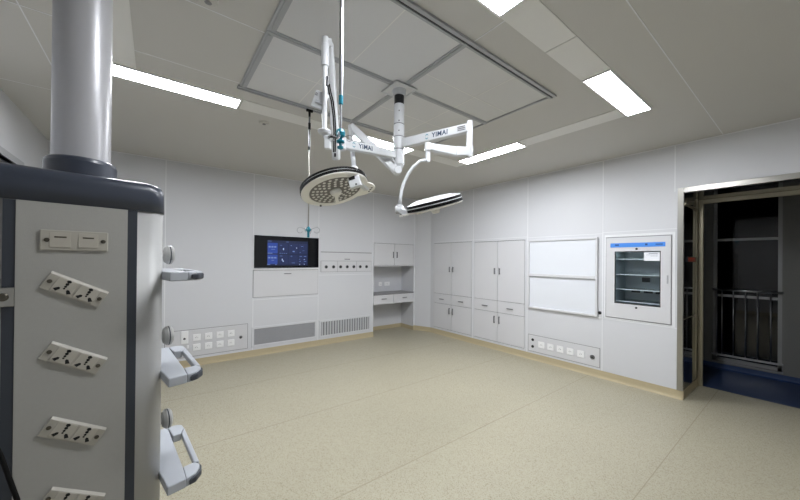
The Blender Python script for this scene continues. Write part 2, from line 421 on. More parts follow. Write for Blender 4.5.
for x0, x1, y0, y1, lab in LIGHTS:
    lm = LAMPN if y0 < 1 else LAMPM
    t_ = thing('ceiling_light', ((x0+x1)/2, (y0+y1)/2, H-0.012), lab, 'ceiling light', 'panel lights in the bright ceiling ring')
    mb = MB().use(WHITE); e = 0.012; z0, z1 = H-0.012, H-0.0005
    mb.box((x0, y0, z0), (x1, y0+e, z1)); mb.box((x0, y1-e, z0), (x1, y1, z1)); mb.box((x0, y0+e, z0), (x0+e, y1-e, z1)); mb.box((x1-e, y0+e, z0), (x1, y1-e, z1))
    mb.build('frame', WHITE, t_)
    mb = MB().use(lm); mb.box((x0+e, y0+e, H-0.008), (x1-e, y1-e, H-0.001)); mb.build('diffuser', lm, t_)

# laminar airflow ceiling
LX0, LX1, LY0, LY1 = 0.52, 2.65, 1.365, 2.855
MXC, MYC = 1.563, 2.072
la = thing('airflow_ceiling', ((LX0+LX1)/2, (LY0+LY1)/2, H-0.03), 'large rectangular grey airflow screen in the ceiling above the surgical lamp', 'air diffuser')
xs = [LX0, 1.025, 1.575, 2.15, LX1]; ys = [LY0, 1.765, 2.065, 2.42, LY1]
bx = [LX0, 1.565, LX1]; by = [LY0, 2.04, LY1]
sp = {0: [1.05], 1: [2.15]}
cells = []
for i in range(2):
    for j in range(2):
        xm = 1.09 if (i == 0 and j == 0) else (1.0 if i == 0 else 2.15)
        ym = 1.78 if j == 0 else 2.41
        X = [bx[i], xm, bx[i+1]]; Y = [by[j], ym, by[j+1]]
        if (i, j) == (0, 0): Y = [by[j], by[j+1]]
        for a, b in zip(X, X[1:]):
            for c, d_ in zip(Y, Y[1:]):
                mb = MB().use(DIFF); g = 0.0035; mb.box((a+g, c+g, H-0.004), (b-g, d_-g, H-0.0005)); mb.build('screen_panel', DIFF, la)
for a, b, c, d_ in ((1.0865, 1.0935, LY0, 2.014), (0.9965, 1.0035, 2.066, LY1), (2.1465, 2.1535, LY0, 2.014), (2.1465, 2.1535, 2.066, LY1), (1.59, 2.146, 1.7765, 1.7835), (2.154, LX1, 1.7765, 1.7835), (1.59, 2.146, 2.4065, 2.4135), (2.154, LX1, 2.4065, 2.4135), (LX0, 0.996, 2.4065, 2.4135), (1.004, 1.54, 2.4065, 2.4135)):
    mb = MB().use(FILL); mb.box((a, c, H-0.0045), (b, d_, H-0.0006)); mb.build('seam_strip', FILL, la)
def alu_bar(x0, x1, y0, y1, nm):
    mb = MB().use(ALU); mb.box((x0, y0, H-0.010), (x1, y1, H-0.0048))
    if x1-x0 > y1-y0: yy = (y0+y1)/2; mb.box((x0, yy-0.008, H-0.014), (x1, yy+0.008, H-0.010))
    else: xx = (x0+x1)/2; mb.box((xx-0.008, y0, H-0.014), (xx+0.008, y1, H-0.010))
    mb.build(nm, ALU, la)
alu_bar(LX0, LX1, 2.015, 2.065, 'cross_bar'); alu_bar(1.54, 1.59, LY0, 2.014, 'cross_bar'); alu_bar(1.54, 1.59, 2.066, LY1, 'cross_bar')
alu_bar(LX0, LX0+0.05, LY0+0.03, 2.014, 'side_bar'); alu_bar(LX0, LX0+0.05, 2.066, LY1-0.03, 'side_bar'); alu_bar(LX1-0.03, LX1, LY0+0.03, 2.014, 'side_bar'); alu_bar(LX1-0.03, LX1, 2.066, LY1-0.03, 'side_bar')
# infusion rails along the two long sides
for y, lab in ((LY0-0.004, 'silver ceiling track with a black slot on the near side of the airflow screen'), (LY1+0.0, 'silver ceiling track along the far side of the airflow screen')):
    t_ = thing('ceiling_track', ((LX0+LX1)/2, y, H-0.016), lab, 'ceiling track', 'tracks beside the airflow screen')
    mb = MB().use(ALU)
    mb.box((LX0-0.01, y-0.030, H-0.016), (LX1+0.012, y-0.007, H-0.0005)); mb.box((LX0-0.01, y+0.007, H-0.016), (LX1+0.012, y+0.024, H-0.0005))
    mb.build('rail', ALU, t_)
    mb = MB().use(SLOT); mb.box((LX0-0.01, y-0.007, H-0.010), (LX1+0.012, y+0.007, H-0.001)); mb.build('slot', SLOT, t_)

# small round ceiling fittings
for (x, y), lab in (((0.867, 3.453), 'small round ceiling fitting beside the bright ring, left of the infusion pole'), ((0.21, 2.0), 'small round ceiling fitting at the top edge, right of the pendant column')):
    t_ = thing('ceiling_detector', (x, y, H-0.03), lab, 'detector', 'round fittings on the ceiling')
    mb = MB().use(CEIL); mb.lathe([(0.05, 0), (0.05, -0.008), (0.040, -0.014), (0.030, -0.014)], (x, y, H-0.0005), (0, 0, 1), 28); mb.build('rose', CEIL, t_)
    mb = MB().use(FGAP); mb.lathe([(0.012, 0), (0.018, -0.006), (0.008, -0.010)], (x, y, H-0.0146), (0, 0, 1), 16); mb.build('sensor', GAP, t_)

# infusion poles
def hook(mb, c, ang, s_=1.0):
    a = V((math.cos(ang), math.sin(ang), 0)); P = []
    for k in range(15):
        q = k/14
        if q < 0.4: P.append(c + a*(q/0.4*0.035*s_) + V((0, 0, 0.012*s_*q/0.4)))
        else:
            th = (q-0.4)/0.6*math.pi*1.35
            P.append(c + a*(0.035+0.012*math.sin(th))*s_ + V((0, 0, (0.0-0.0+0.012*math.cos(th))*s_)))
    mb.tube(P, 0.0022*math.sqrt(s_), 6)
def iv_pole(x, y, lab, segs, joints, hubs, hz, hs):
    t_ = thing('infusion_pole', (x, y, segs[-1][0]), lab, 'infusion pole', 'infusion poles on the ceiling tracks')
    mb = MB().use(BLKR); mb.box((x-0.03, y-0.011, H-0.035), (x+0.03, y+0.011, H-0.0165)); mb.cyl((x, y, H-0.035), (x, y, H-0.085), 0.012, 0.009, 14); mb.build('trolley', BLKR, t_)
    for a, b, r_, m_ in segs:
        mb = MB().use(m_); mb.cyl((x, y, a), (x, y, b), r_, r_, 16); mb.build('rod', m_, t_)
    for zc, h_, r_ in joints:
        mb = MB().use(TEAL); mb.lathe([(r_*0.8, -h_/2), (r_, -h_/2+0.004), (r_, h_/2-0.004), (r_*0.8, h_/2)], (x, y, zc), (0, 0, 1), 20); mb.build('joint', TEAL, t_)
    mb = MB().use(TEAL); mb.lathe(hubs, (x, y, 0), (0, 0, 1), 24); mb.build('hub', TEAL, t_)
    for k in range(4):
        mb = MB().use(CHR); hook(mb, V((x, y, hz)), math.radians(-37.4+90*k), hs); mb.build('hook', CHR, t_)
iv_pole(0.683, LY0-0.004, 'nearer chrome infusion pole with a teal hub hanging in front of the white arms',
        [(2.36, 2.92, 0.0105, CHR), (2.12, 2.36, 0.006, CHR)], [(2.35, 0.045, 0.011)],
        [(0.007, 2.118), (0.015, 2.122), (0.015, 2.130), (0.007, 2.133), (0.007, 2.146), (0.019, 2.150), (0.019, 2.158), (0.009, 2.162), (0.010, 2.172), (0.020, 2.180), (0.023, 2.195), (0.018, 2.208), (0.008, 2.214)], 2.170, 1.2)
iv_pole(1.115, LY1, 'farther thin infusion pole with small hooks hanging in front of the wall screen',
        [(2.62, 2.93, 0.0085, HAND), (1.82, 2.62, 0.0065, STEEL)], [],
        [(0.007, 1.80), (0.011, 1.805), (0.011, 1.85), (0.022, 1.860), (0.026, 1.872), (0.018, 1.890), (0.009, 1.90)], 1.868, 2.2)
p2 = [o for o in COL.objects if o.name.startswith('infusion_pole')][-1]
for a, b in ((2.80, 2.86), (2.61, 2.64)):
    mb = MB().use(BLKR); mb.lathe([(0.012, a), (0.012, b)], (1.115, LY1, 0), (0, 0, 1), 14); mb.build('collar', BLKR, p2)

# ================================================================== SURGICAL LIGHT
def ray(x, y): return rt*((x-PX)/FPX) - up*((y-PY)/FPX) + fw
def at(x, y, hd):
    d_ = ray(x, y); return CAM + d_*(hd/math.hypot(d_.x, d_.y))
def text_mesh(txt, size, loc, xdir, ydir, mt, name, parent, bold=0.0, extr=0.0008):
    cu = bpy.data.curves.new(name, 'FONT'); cu.body = txt; cu.size = size; cu.extrude = extr; cu.offset = bold; cu.space_character = 1.08; cu.align_x = 'CENTER'; cu.align_y = 'CENTER'
    o = bpy.data.objects.new(name, cu); COL.objects.link(o)
    dg = bpy.context.evaluated_depsgraph_get(); me = bpy.data.meshes.new_from_object(o.evaluated_get(dg))
    bpy.data.objects.remove(o); bpy.data.curves.remove(cu)
    xd, yd = V(xdir).normalized(), V(ydir).normalized(); zd = xd.cross(yd)
    M_ = Matrix.Identity(4)
    for i in range(3): M_[i][0], M_[i][1], M_[i][2], M_[i][3] = xd[i], yd[i], zd[i], V(loc)[i]
    me.transform(M_); root = parent
    while root.parent is not None: root = root.parent
    me.transform(Matrix.Translation(-root.location)); me.materials.clear(); me.materials.append(mt)
    ob = bpy.data.objects.new(name, me); COL.objects.link(ob); ob.parent = parent
    return ob

sl = thing('surgical_light', (MXC, MYC, 1.95), 'white ceiling mounted surgical lamp with two round heads and jointed arms', 'surgical lamp')
mb = MB().use(PWHT); q = 0.105
for a, b, c, d_ in ((-q, q, -q, -q+0.014), (-q, q, q-0.014, q), (-q, -q+0.014, -q+0.014, q-0.014), (q-0.014, q, -q+0.014, q-0.014)): mb.box((MXC+a, MYC+c, H-0.022), (MXC+b, MYC+d_, H-0.0145))
mb.use(DIFF); mb.box((MXC-q+0.014, MYC-q+0.014, H-0.019), (MXC+q-0.014, MYC+q-0.014, H-0.0146)); mb.build('mount_plate', PWHT, sl)
mb = MB().use(PWHT); mb.lathe([(0.048, H-0.065), (0.052, H-0.060), (0.058, H-0.0192)], (MXC, MYC, 0), (0, 0, 1), 36); mb.build('canopy', PWHT, sl)
mb = MB().use(BLK); mb.lathe([(0.040, 2.865), (0.040, 2.935)], (MXC, MYC, 0), (0, 0, 1), 32); mb.build('swivel_band', BLK, sl)
mb = MB().use(PWHT)
for a, b, r_ in ((2.935, 2.94, 0.043), (2.705, 2.865, 0.042), (2.602, 2.700, 0.044), (2.500, 2.597, 0.0455), (2.372, 2.495, 0.0445)):
    mb.lathe([(r_-0.003, a), (r_, a+0.003), (r_, b-0.003), (r_-0.003, b)], (MXC, MYC, 0), (0, 0, 1), 36)
mb.lathe([(0.02, 2.345), (0.035, 2.35), (0.04, 2.372)], (MXC, MYC, 0), (0, 0, 1), 24)
mb.use(GAP)
for z in (2.7, 2.597, 2.495): mb.lathe([(0.042, z), (0.042, z+0.005)], (MXC, MYC, 0), (0, 0, 1), 36)
mb.build('drop_column', PWHT, sl)
for z in (2.80, 2.72, 2.64):
    mb = MB().use(GAP); a_ = math.radians(-127); c_ = V((MXC+0.042*math.cos(a_), MYC+0.042*math.sin(a_), z)); dv = V((math.cos(a_), math.sin(a_), 0)); mb.cyl(c_, c_+dv*0.005, 0.005, 0.005, 10)
    mb.build('screw', GAP, sl)

def logo(parent, p0, p1, w_, frac, size):
    """lettering on the side of a bar facing the camera"""
    d_ = (V(p1)-V(p0)).normalized()
    sd = d_.cross(V((0, 0, 1))).normalized(); c_ = V(p0).lerp(V(p1), frac)
    if sd.dot(CAM-c_) < 0: sd = -sd
    xd = V((0, 0, 1)).cross(sd).normalized()
    yd = sd.cross(d_ if d_.dot(xd) > 0 else -d_); 
    xd = d_ if d_.dot(xd) > 0 else -d_
    c_ = c_ + sd*(w_/2+0.0006)
    text_mesh('YIMAI', size, c_ + xd*0.012, xd, yd, INKT, 'lettering', parent, bold=0.0009)
    mb = MB().use(INKC)
    cc = c_ - xd*(size*2.0)
    for k0, k1 in ((0.2, 2.9), (3.4, 6.0)):
        n_ = 10; inner, outer = [], []
        for i in range(n_+1):
            th = k0+(k1-k0)*i/n_; ri = size*0.24; ro = size*(0.24+0.16*math.sin(math.pi*i/n_))
            inner.append(cc+xd*(ri*math.cos(th))+yd*(ri*math.sin(th))+sd*0.0004); outer.append(cc+xd*(ro*math.cos(th))+yd*(ro*math.sin(th))+sd*0.0004)
        for i in range(n_): mb.face([inner[i], outer[i], outer[i+1], inner[i+1]])
    mb.build('emblem', INKC, parent)

# --- right hand arm, its spindle, lower arm, curved yoke and the edge-on head
A0 = V((MXC, MYC, 2.540)); A1 = V((1.722, 1.467, 2.522)); dA = (A1-A0).normalized()
armA = None
mb = MB().use(PWHT); mb.bar(A0+dA*0.05, A1+dA*0.0, 0.05, 0.076, h1=0.058); armA = mb.build('extension_arm', PWHT, sl, bevel=0.008, seg=3)
logo(armA, A0, A1, 0.05, 0.62, 0.050)
mb = MB().use(GAP); 
sdA = dA.cross(V((0, 0, 1))).normalized(); sdA = sdA if sdA.dot(CAM-A1) > 0 else -sdA
cA = A0.lerp(A1, 0.92)+sdA*0.0285
for z in (-0.012, 0.0, 0.012): mb.bar(cA-dA*0.03+V((0, 0, z)), cA+dA*0.03+V((0, 0, z)), 0.001, 0.004)
mb.build('rating_plate', GAP, armA)
mb = MB().use(PWHT); sx, sy = A1.x, A1.y
mb.lathe([(0.018, 2.335), (0.020, 2.34), (0.020, 2.565), (0.018, 2.57)], (sx, sy, 0), (0, 0, 1), 28); mb.build('spindle', PWHT, sl)
L1 = V((1.412, 1.554, 2.345)); L0 = V((sx, sy, 2.355)); dL = (L1-L0).normalized()
mb = MB().use(PWHT); mb.bar(L0+dL*0.0, L0+dL*0.12+V((0, 0, -0.010)), 0.045, 0.06, h1=0.062); mb.bar(L0+dL*0.12+V((0, 0, -0.010)), L1, 0.045, 0.062, h1=0.042); mb.lathe([(0.020, 2.318), (0.022, 2.322), (0.022, 2.366), (0.020, 2.37)], (L1.x, L1.y, 0), (0, 0, 1), 24)
mb.lathe([(0.022, 2.315), (0.025, 2.32), (0.025, 2.395)], (sx, sy, 0), (0, 0, 1), 24)
mb.build('lower_arm', PWHT, sl, bevel=0.006, seg=2)
mb = MB().use(PWHT); mb.bar(V((L1.x, L1.y, 2.245)), V((L1.x, L1.y, 2.32)), 0.026, 0.026, upv=dL); mb.build('drop_arm', PWHT, sl, bevel=0.004)
h2d = 2.09
pts = [(427.0, 158), (420, 161), (413, 167), (408.0, 174), (404.2, 182), (401.6, 190), (400.4, 198), (399.8, 206)]
mb = MB().use(PWHT)
P = [at(x, y, h2d) for x, y in pts]; P[0] = V((L1.x, L1.y, 2.262))
mb.tube(P, 0.0105, 12); mb.build('curved_yoke', PWHT, sl)

def lamp_head(center, face, zdir_hint, R, name, lens):
    """face: direction the light shines. local +z = -face"""
    z = -V(face).normalized(); x = V(zdir_hint); x = (x - z*x.dot(z)).normalized(); y = z.cross(x)
    M_ = Matrix.Identity(4)
    for i in range(3): M_[i][0], M_[i][1], M_[i][2], M_[i][3] = x[i], y[i], z[i], V(center)[i]
    mb = MB(); mb.xf = M_; mb.use(CREAM)
    mb.lathe([(R*0.76, 0.004), (R*0.78, -0.004), (R*0.96, 0.0), (R*0.99, 0.004), (R*0.99, 0.008), (R*0.97, 0.0105)], (0, 0, 0), (0, 0, 1), 64)
    # lobe that carries the joint
    th = [math.radians(-26+52*i/12) for i in range(13)]
    poly = [(R*0.93*math.cos(t), R*0.93*math.sin(t)) for t in (th[0], th[-1])]
    lobe = [(R*0.9, -R*0.42), (R*1.12, -R*0.30), (R*1.26, -R*0.14), (R*1.30, 0), (R*1.26, R*0.14), (R*1.12, R*0.30), (R*0.9, R*0.42)]
    mb.prism(lobe, 0.0, 0.010)
    hd_ = mb.build(name, CREAM, sl)
    mb = MB(); mb.xf = M_; mb.use(BLKR)
    mb.lathe([(R*1.0, 0.011), (R*1.0, 0.028)], (0, 0, 0), (0, 0, 1), 64); mb.lathe([(R*0.985, 0.034), (R*0.985, 0.050)], (0, 0, 0), (0, 0, 1), 64); mb.build('rim_band', BLKR, hd_)
    mb = MB(); mb.xf = M_; mb.use(PWHT)
    mb.lathe([(R*0.985, 0.0282), (R*0.98, 0.0338)], (0, 0, 0), (0, 0, 1), 64)
    mb.lathe([(R*0.97, 0.0502), (R*0.93, 0.054), (R*0.62, 0.069), (R*0.3, 0.073), (0.01, 0.074)], (0, 0, 0), (0, 0, 1), 64); mb.build('back_shell', PWHT, hd_)
    mb = MB(); mb.xf = M_; mb.use(LEDP); mb.lathe([(R*0.76, 0.001), (R*0.755, -0.0015)], (0, 0, 0), (0, 0, 1), 64); lp = mb.build('led_plate', LEDP, hd_)
    for k, n_ in ((0.30, 10), (0.42, 15), (0.54, 20), (0.66, 24)) if R > 0.2 else ((0.33, 8), (0.58, 16)):
        for i in range(n_):
            mb = MB(); mb.xf = M_; mb.use(LED)
            a_ = 2*math.pi*(i+0.5*(n_ % 2))/n_
            mb.lathe([(R*0.046, -0.0015), (R*0.036, -0.004)], (R*k*math.cos(a_), R*k*math.sin(a_), 0), (0, 0, 1), 10)
            mb.build('led_lens', LED, lp)
    mb = MB(); mb.xf = M_; mb.use(CREAM); mb.lathe([(R*0.17, 0), (R*0.17, -0.012), (R*0.13, -0.03), (R*0.09, -0.034)], (0, 0, -0.0016), (0, 0, 1), 32)
    mb.build('centre_handle', CREAM, hd_)
    mb = MB(); mb.xf = M_; mb.use(CREAM); sa = lens
    a0 = V((R*0.15*math.cos(sa), R*0.15*math.sin(sa), -0.006)); a1 = V((R*0.78*math.cos(sa), R*0.78*math.sin(sa), -0.006)); mb.bar(a0, a1, 0.024, 0.008); mb.build('spoke', CREAM, hd_)
    for q in (-0.11, 0.0, 0.11):
        mb = MB(); mb.xf = M_; mb.use(GAP); mb.lathe([(R*0.036, -0.0005), (R*0.036, -0.0015)], (R*1.15, R*q, 0), (0, 0, 1), 12)
        mb.build('vent_hole', GAP, hd_)
    return hd_, M_
# edge-on head
hc = at(434, 203.5, h2d)
ang = math.radians(14.2); Lx = rt*math.cos(ang)+up*math.sin(ang); Ux = -rt*math.sin(ang)+up*math.cos(ang)
nrm = (Ux - fw*0.175).normalized()
h2, M2 = lamp_head(hc - nrm*0.030, -nrm, -Lx, 0.185, 'lamp_head', 0.5)
mb = MB().use(PWHT); kc = at(399.6, 210.0, h2d)
mb.lathe([(0.02, -0.03), (0.027, -0.022), (0.027, 0.022), (0.02, 0.03)], kc, rt, 20); mb.lathe([(0.02, -0.025), (0.024, 0), (0.02, 0.022)], kc+up*0.012, up, 20)
mb.bar(kc, hc-Lx*0.175-nrm*0.025, 0.05, 0.036, upv=nrm); mb.build('yoke_joint', PWHT, sl, bevel=0.004)
mb = MB().use(GAP); mb.cyl(kc-up*0.024+rt*0.01, kc-up*0.036+rt*0.01, 0.009, 0.007, 12); mb.build('knob', GAP, sl)

# --- left hand arm with lettering
B1 = at(341, 143.5, 2.28); B0 = V((MXC, MYC, 2.45)); dB = (B1-B0).normalized()
mb = MB().use(PWHT); mb.bar(B0+dB*0.05, B1, 0.05, 0.06, h1=0.066); armB = mb.build('extension_arm', PWHT, sl, bevel=0.008, seg=3)
logo(armB, B0, B1, 0.05, 0.66, 0.046)
mb = MB().use(PWHT); mb.lathe([(0.030, -0.045), (0.036, -0.040), (0.036, 0.040), (0.030, 0.045)], B1, (0, 0, 1), 28); mb.build('arm_joint', PWHT, sl)
# steep spring arm towards the ceiling with a vertical tube in front of it
S0, S1 = at(336.5, 160, 2.22), at(330.0, 42, 1.93)
mb = MB().use(PWHT); mb.bar(S0, S1, 0.052, 0.06, upv=fw, w1=0.036, h1=0.05); mb.build('spring_arm', PWHT, sl, bevel=0.012, seg=3)
mb = MB().use(PWHT); mb.bar(B1, S0.lerp(S1, 0.14), 0.05, 0.05); mb.build('arm_bracket', PWHT, sl, bevel=0.005)
mb = MB().use(BLK); c_ = S0.lerp(S1, 0.03)-fw*0.040; mb.bar(c_-up*0.012, c_+up*0.012, 0.012, 0.004, upv=fw); mb.build('slot', BLK, sl)
T1, T0 = at(325.4, 38, 1.86), at(325.4, 131, 1.86); T0.x, T0.y = T1.x, T1.y
mb = MB().use(PWHT); zt = T1.z
mb.lathe([(0.014, T0.z), (0.014, zt-0.165), (0.0215, zt-0.16), (0.0215, zt-0.04), (0.0195, zt-0.037), (0.0195, zt), (0.017, zt+0.004)], (T1.x, T1.y, 0), (0, 0, 1), 28); mb.build('vertical_tube', PWHT, sl)
mb = MB().use(PWHT); mb.bar(T1-V((0, 0, 0.03)), S1, 0.03, 0.04); mb.build('arm_bracket', PWHT, sl, bevel=0.006)
mb = MB().use(PWHT); mb.lathe([(0.018, -0.020), (0.032, -0.017), (0.038, -0.005), (0.036, 0.002), (0.016, 0.008)], T0, (0, 0, 1), 28); mb.build('ring_collar', PWHT, sl)
cb = T0 + V((0, 0, -0.07)) + rt*0.02
mb = MB().use(PWHT); mb.bar(T0-V((0, 0, 0.028)), T0-V((0, 0, 0.045))+rt*0.015, 0.022, 0.022); mb.bar(cb+up*0.04, cb-up*0.035, 0.034, 0.034, upv=fw); cam_ = mb.build('camera_unit', PWHT, sl, bevel=0.004)
mb = MB().use(BLK); c2 = cb+up*0.03+rt*0.019; mb.tube([c2-rt*0.012-fw*0.018, c2+rt*0.012-fw*0.016, c2+rt*0.035], 0.006, 8); mb.build('plug', BLK, cam_)
# flat bracket plate on the tube
pc = at(320.0, 100, 1.875); ex = (rt*0.98-up*0.34+fw*0.1).normalized(); ey = (up).normalized()
mb = MB().use(PWHT); ez = ex.cross(ey).normalized(); ey = ez.cross(ex)
M_ = Matrix.Identity(4)
for i in range(3): M_[i][0], M_[i][1], M_[i][2], M_[i][3] = ex[i], ey[i], ez[i], pc[i]
mb.xf = M_; mb.box((-0.040, -0.050, -0.010), (0.040, 0.050, 0.0)); br = mb.build('bracket_plate', PWHT, sl, bevel=0.004)
mb = MB(); mb.xf = M_; mb.use(GRILL); mb.box((-0.02, -0.022, 0.0002), (0.042, -0.008, 0.008)); mb.build('clip', GRILL, br)
mb = MB(); mb.xf = M_; mb.use(GAP)
for q in (0.018, 0.024, 0.030): mb.box((-0.036, q, 0.0002), (-0.022, q+0.003, 0.001))
mb.build('marking', GAP, br)
for k in (0, 1):
    mb = MB().use(BLKR); o2 = rt*(0.010*k)
    mb.tube([at(327.6, 84, 1.80)+o2, at(329, 92, 1.80)+o2, at(331.5, 102, 1.82)+o2, at(333.2, 116, 1.9)+o2, at(334.0, 132, 2.0)+o2, at(333.6, 152, 2.08)+o2], 0.004, 8); mb.build('cable', BLKR, sl)
mb = MB().use(BLK); mb.cyl(at(327.6, 84, 1.80)+V((0, 0, 0.04)), at(327.6, 84, 1.80)-V((0, 0, 0.01)), 0.009, 0.009, 12); mb.build('cable_gland', BLK, sl)

# --- spring arm behind, rod and the round head
K0, K1 = V((MXC-0.01, MYC, 2.325)), at(350, 126, 2.56); dK = (K1-K0).normalized()
mb = MB().use(PWHT); mb.bar(K0, K1, 0.052, 0.075, h1=0.055); mb.build('spring_arm', PWHT, sl, bevel=0.01, seg=3)
mb = MB().use(PWHT); mb.lathe([(0.028, -0.036), (0.032, -0.032), (0.032, 0.032), (0.028, 0.036)], K0, dK.cross(V((0, 0, 1))), 24); mb.build('arm_joint', PWHT, sl)
mb = MB().use(PWHT); sK = dK.cross(V((0,0,1))).normalized(); sK = sK if sK.dot(CAM-K0) > 0 else -sK
mb.tube([K0+dK*0.04+sK*0.034+V((0,0,0.03)), K0+dK*0.10+sK*0.05+V((0,0,0.05)), K0+dK*0.2+sK*0.034+V((0,0,0.03))], 0.008, 8); mb.build('grip', PWHT, sl)
Q = at(354.3, 170, 2.33)
mb = MB().use(PWHT); mb.tube([K1, K1.lerp(Q, 0.5), Q], 0.017, 14); mb.build('drop_rod', PWHT, sl)
C1 = V((1.0689, 2.2045, 2.1165)); face1 = V((0.125, -0.36, -1)).normalized()
h1, M1 = lamp_head(C1, face1, rt + fw*0.55, 0.257, 'lamp_head', math.radians(0))
bpy.data.objects.remove([o for o in h1.children if o.name.startswith('spoke')][0])
loc = M1.inverted()
rd = ray(337.5, 204); hitp = CAM + rd*((C1-CAM).dot(face1)/rd.dot(face1)); yy = loc @ hitp; sa = math.atan2(yy.y, yy.x)
mb = MB(); mb.xf = M1; mb.use(CREAM)
mb.bar(V((0.037*math.cos(sa), 0.037*math.sin(sa), -0.006)), V((0.195*math.cos(sa), 0.195*math.sin(sa), -0.006)), 0.026, 0.008); mb.build('spoke', CREAM, h1)
mb = MB(); mb.xf = M1; mb.use(BLK); sb = sa+0.62; mb.lathe([(0.008, 0.0), (0.008, -0.012)], (0.232*math.cos(sb), 0.232*math.sin(sb), 0), (0, 0, 1), 12); mb.build('lock_knob', BLK, h1)
# joint box with dark display
mb = MB().use(PWHT); ja, jb = at(351.2, 170, 2.32), at(356.5, 187.5, 2.30)
mb.bar(ja, jb, 0.086, 0.05, upv=-fw); mb.lathe([(0.026, -0.02), (0.03, 0.0), (0.026, 0.02)], Q, (Q-K1), 20)
mb.bar(at(354, 178, 2.33), M1 @ V((0.25*1.05, 0, 0.005)), 0.045, 0.03); jbx = mb.build('head_joint', PWHT, sl, bevel=0.006, seg=2)
mb = MB().use(BLK); dj = (jb-ja).normalized(); c_ = ja.lerp(jb, 0.36)-fw*0.0265-rt*0.012; mb.bar(c_-dj*0.034, c_+dj*0.034, 0.044, 0.003, upv=-fw); mb.build('display', BLK, jbx)
mb = MB().use(BLK); c_ = ja.lerp(jb, 0.86)-fw*0.026+rt*0.006; mb.bar(c_-dj*0.006, c_+dj*0.006, 0.012, 0.003, upv=-fw); mb.build('button', BLK, jbx)

# ================================================================== MEDICAL PENDANT
th_ = math.radians(37.4284-48)
pn = V((math.sin(th_), math.cos(th_), 0)); pt = V((pn.y, -pn.x, 0))
def PF(t_, n_, z): return pt*t_ + pn*n_ + V((0, 0, z))
PM = Matrix.Identity(4)
for i in range(3): PM[i][0], PM[i][1] = pt[i], pn[i]
def pmb(mt): q = MB(); q.xf = PM; return q.use(mt)
TC, NC = 0.067, 1.71
ppos = PF(TC, NC, 0.42)
pe = thing('medical_pendant', ppos, 'grey and navy ceiling pendant with tilted power sockets, left foreground', 'medical pendant')
def rrect(hw, hd, r_, seg=6, cx=TC, cy=NC):
    P_ = []
    for (sx_, sy_, a0) in ((1, 1, 0), (-1, 1, 90), (-1, -1, 180), (1, -1, 270)):
        for k in range(seg+1):
            a_ = math.radians(a0+90*k/seg); P_.append((cx+sx_*(hw-r_)+r_*math.cos(a_), cy+sy_*(hd-r_)+r_*math.sin(a_)))
    return P_
HW, HD = 0.242, 0.21
mb = pmb(PALU); mb.loft([[(x, y, z) for x, y in rrect(HW, HD, 0.052, 8)] for z in (0.42, 1.775)]); mb.build('body', PALU, pe)
mb = pmb(NAVY)
lev = [(1.772, 0.004), (1.848, 0.003), (1.866, -0.003), (1.877, -0.014), (1.883, -0.032), (1.885, -0.06)]
mb.loft([[(x, y, z) for x, y in rrect(HW+o_, HD+o_, max(0.02, 0.05+o_*0.3), 3)] for z, o_ in lev]); mb.build('top_cap', NAVY, pe)
mb = pmb(NAVY); mb.loft([[(x, y, z) for x, y in rrect(HW+o_, HD+o_, 0.05, 5)] for z, o_ in ((0.36, -0.03), (0.375, 0.0), (0.419, 0.003))]); mb.build('bottom_cap', NAVY, pe)
CT, CN = 0.088, 1.71
mb = pmb(NAVY); mb.lathe([(0.101, 1.884), (0.101, 1.945), (0.097, 1.957), (0.090, 1.962), (0.083, 1.963)], (CT, CN, 0), (0, 0, 1), 48); mb.build('collar', NAVY, pe)
mb = pmb(PCOL); mb.lathe([(0.0815, 1.962), (0.0815, H-0.0005)], (CT, CN, 0), (0, 0, 1), 64); mb.build('column', PCOL, pe)
mb = pmb(PFACE); mb.box((-0.062, 1.494, 0.43), (0.195, 1.4995, 1.771)); mb.build('face_panel', PFACE, pe)
for a, b in ((0.195, 0.223), (-0.088, -0.062)):
    mb = pmb(NAVY2); mb.box((a+0.0005, 1.4965, 0.43), (b-0.0005, 1.4995, 1.771)); mb.build('edge_strip', NAVY2, pe)
mb = pmb(STEEL); mb.box((-0.14, 1.480, 1.452), (-0.0625, 1.496, 1.508)); cl = mb.build('rail_clamp', STEEL, pe, bevel=0.002)
mb = pmb(SCREW); mb.lathe([(0.012, 1.480), (0.012, 1.476), (0.009, 1.474), (0.009, 1.472), (0.005, 1.4715)], (-0.084, 0, 1.481), (0, 1, 0), 20); mb.build('bolt', SCREW, cl)
# plates. local frame of a plate: a right, b up, c out of the face
def plate_frame(tc_, zc_, ang_):
    a_ = math.radians(ang_); xd = pt*math.cos(a_)+V((0, 0, math.sin(a_))); yd = -pt*math.sin(a_)+V((0, 0, math.cos(a_))); zd = -pn
    c_ = PF(tc_, 1.4938, zc_); M_ = Matrix.Identity(4)
    for i in range(3): M_[i][0], M_[i][1], M_[i][2], M_[i][3] = xd[i], yd[i], zd[i], c_[i]
    return M_
def on_plate(M_, mt): q = MB(); q.xf = M_; return q.use(mt)
M_ = plate_frame(0.0645, 1.653, 0)
mb = on_plate(M_, PLATE); mb.box((-0.0785, -0.032, 0), (0.0785, 0.032, 0.006)); sw = mb.build('switch_plate', PLATE, pe, bevel=0.002)
for x in (-0.033, 0.031):
    mb = on_plate(M_, PLATEB); mb.prism([(-0.022, 0.006), (0.025, 0.006), (0.025, 0.0066), (-0.022, 0.0084)], x-0.025, x+0.022, lambda a, b, c: (c, a, b)); rk = mb.build('rocker', PLATEB, sw, bevel=0.001)
    mb = on_plate(M_, SCREW); mb.box((x-0.015, 0.008, 0.0072), (x+0.012, 0.0125, 0.0078)); mb.build('indicator', mat('pale_red_mark', (206, 168, 150), 0.5), rk)
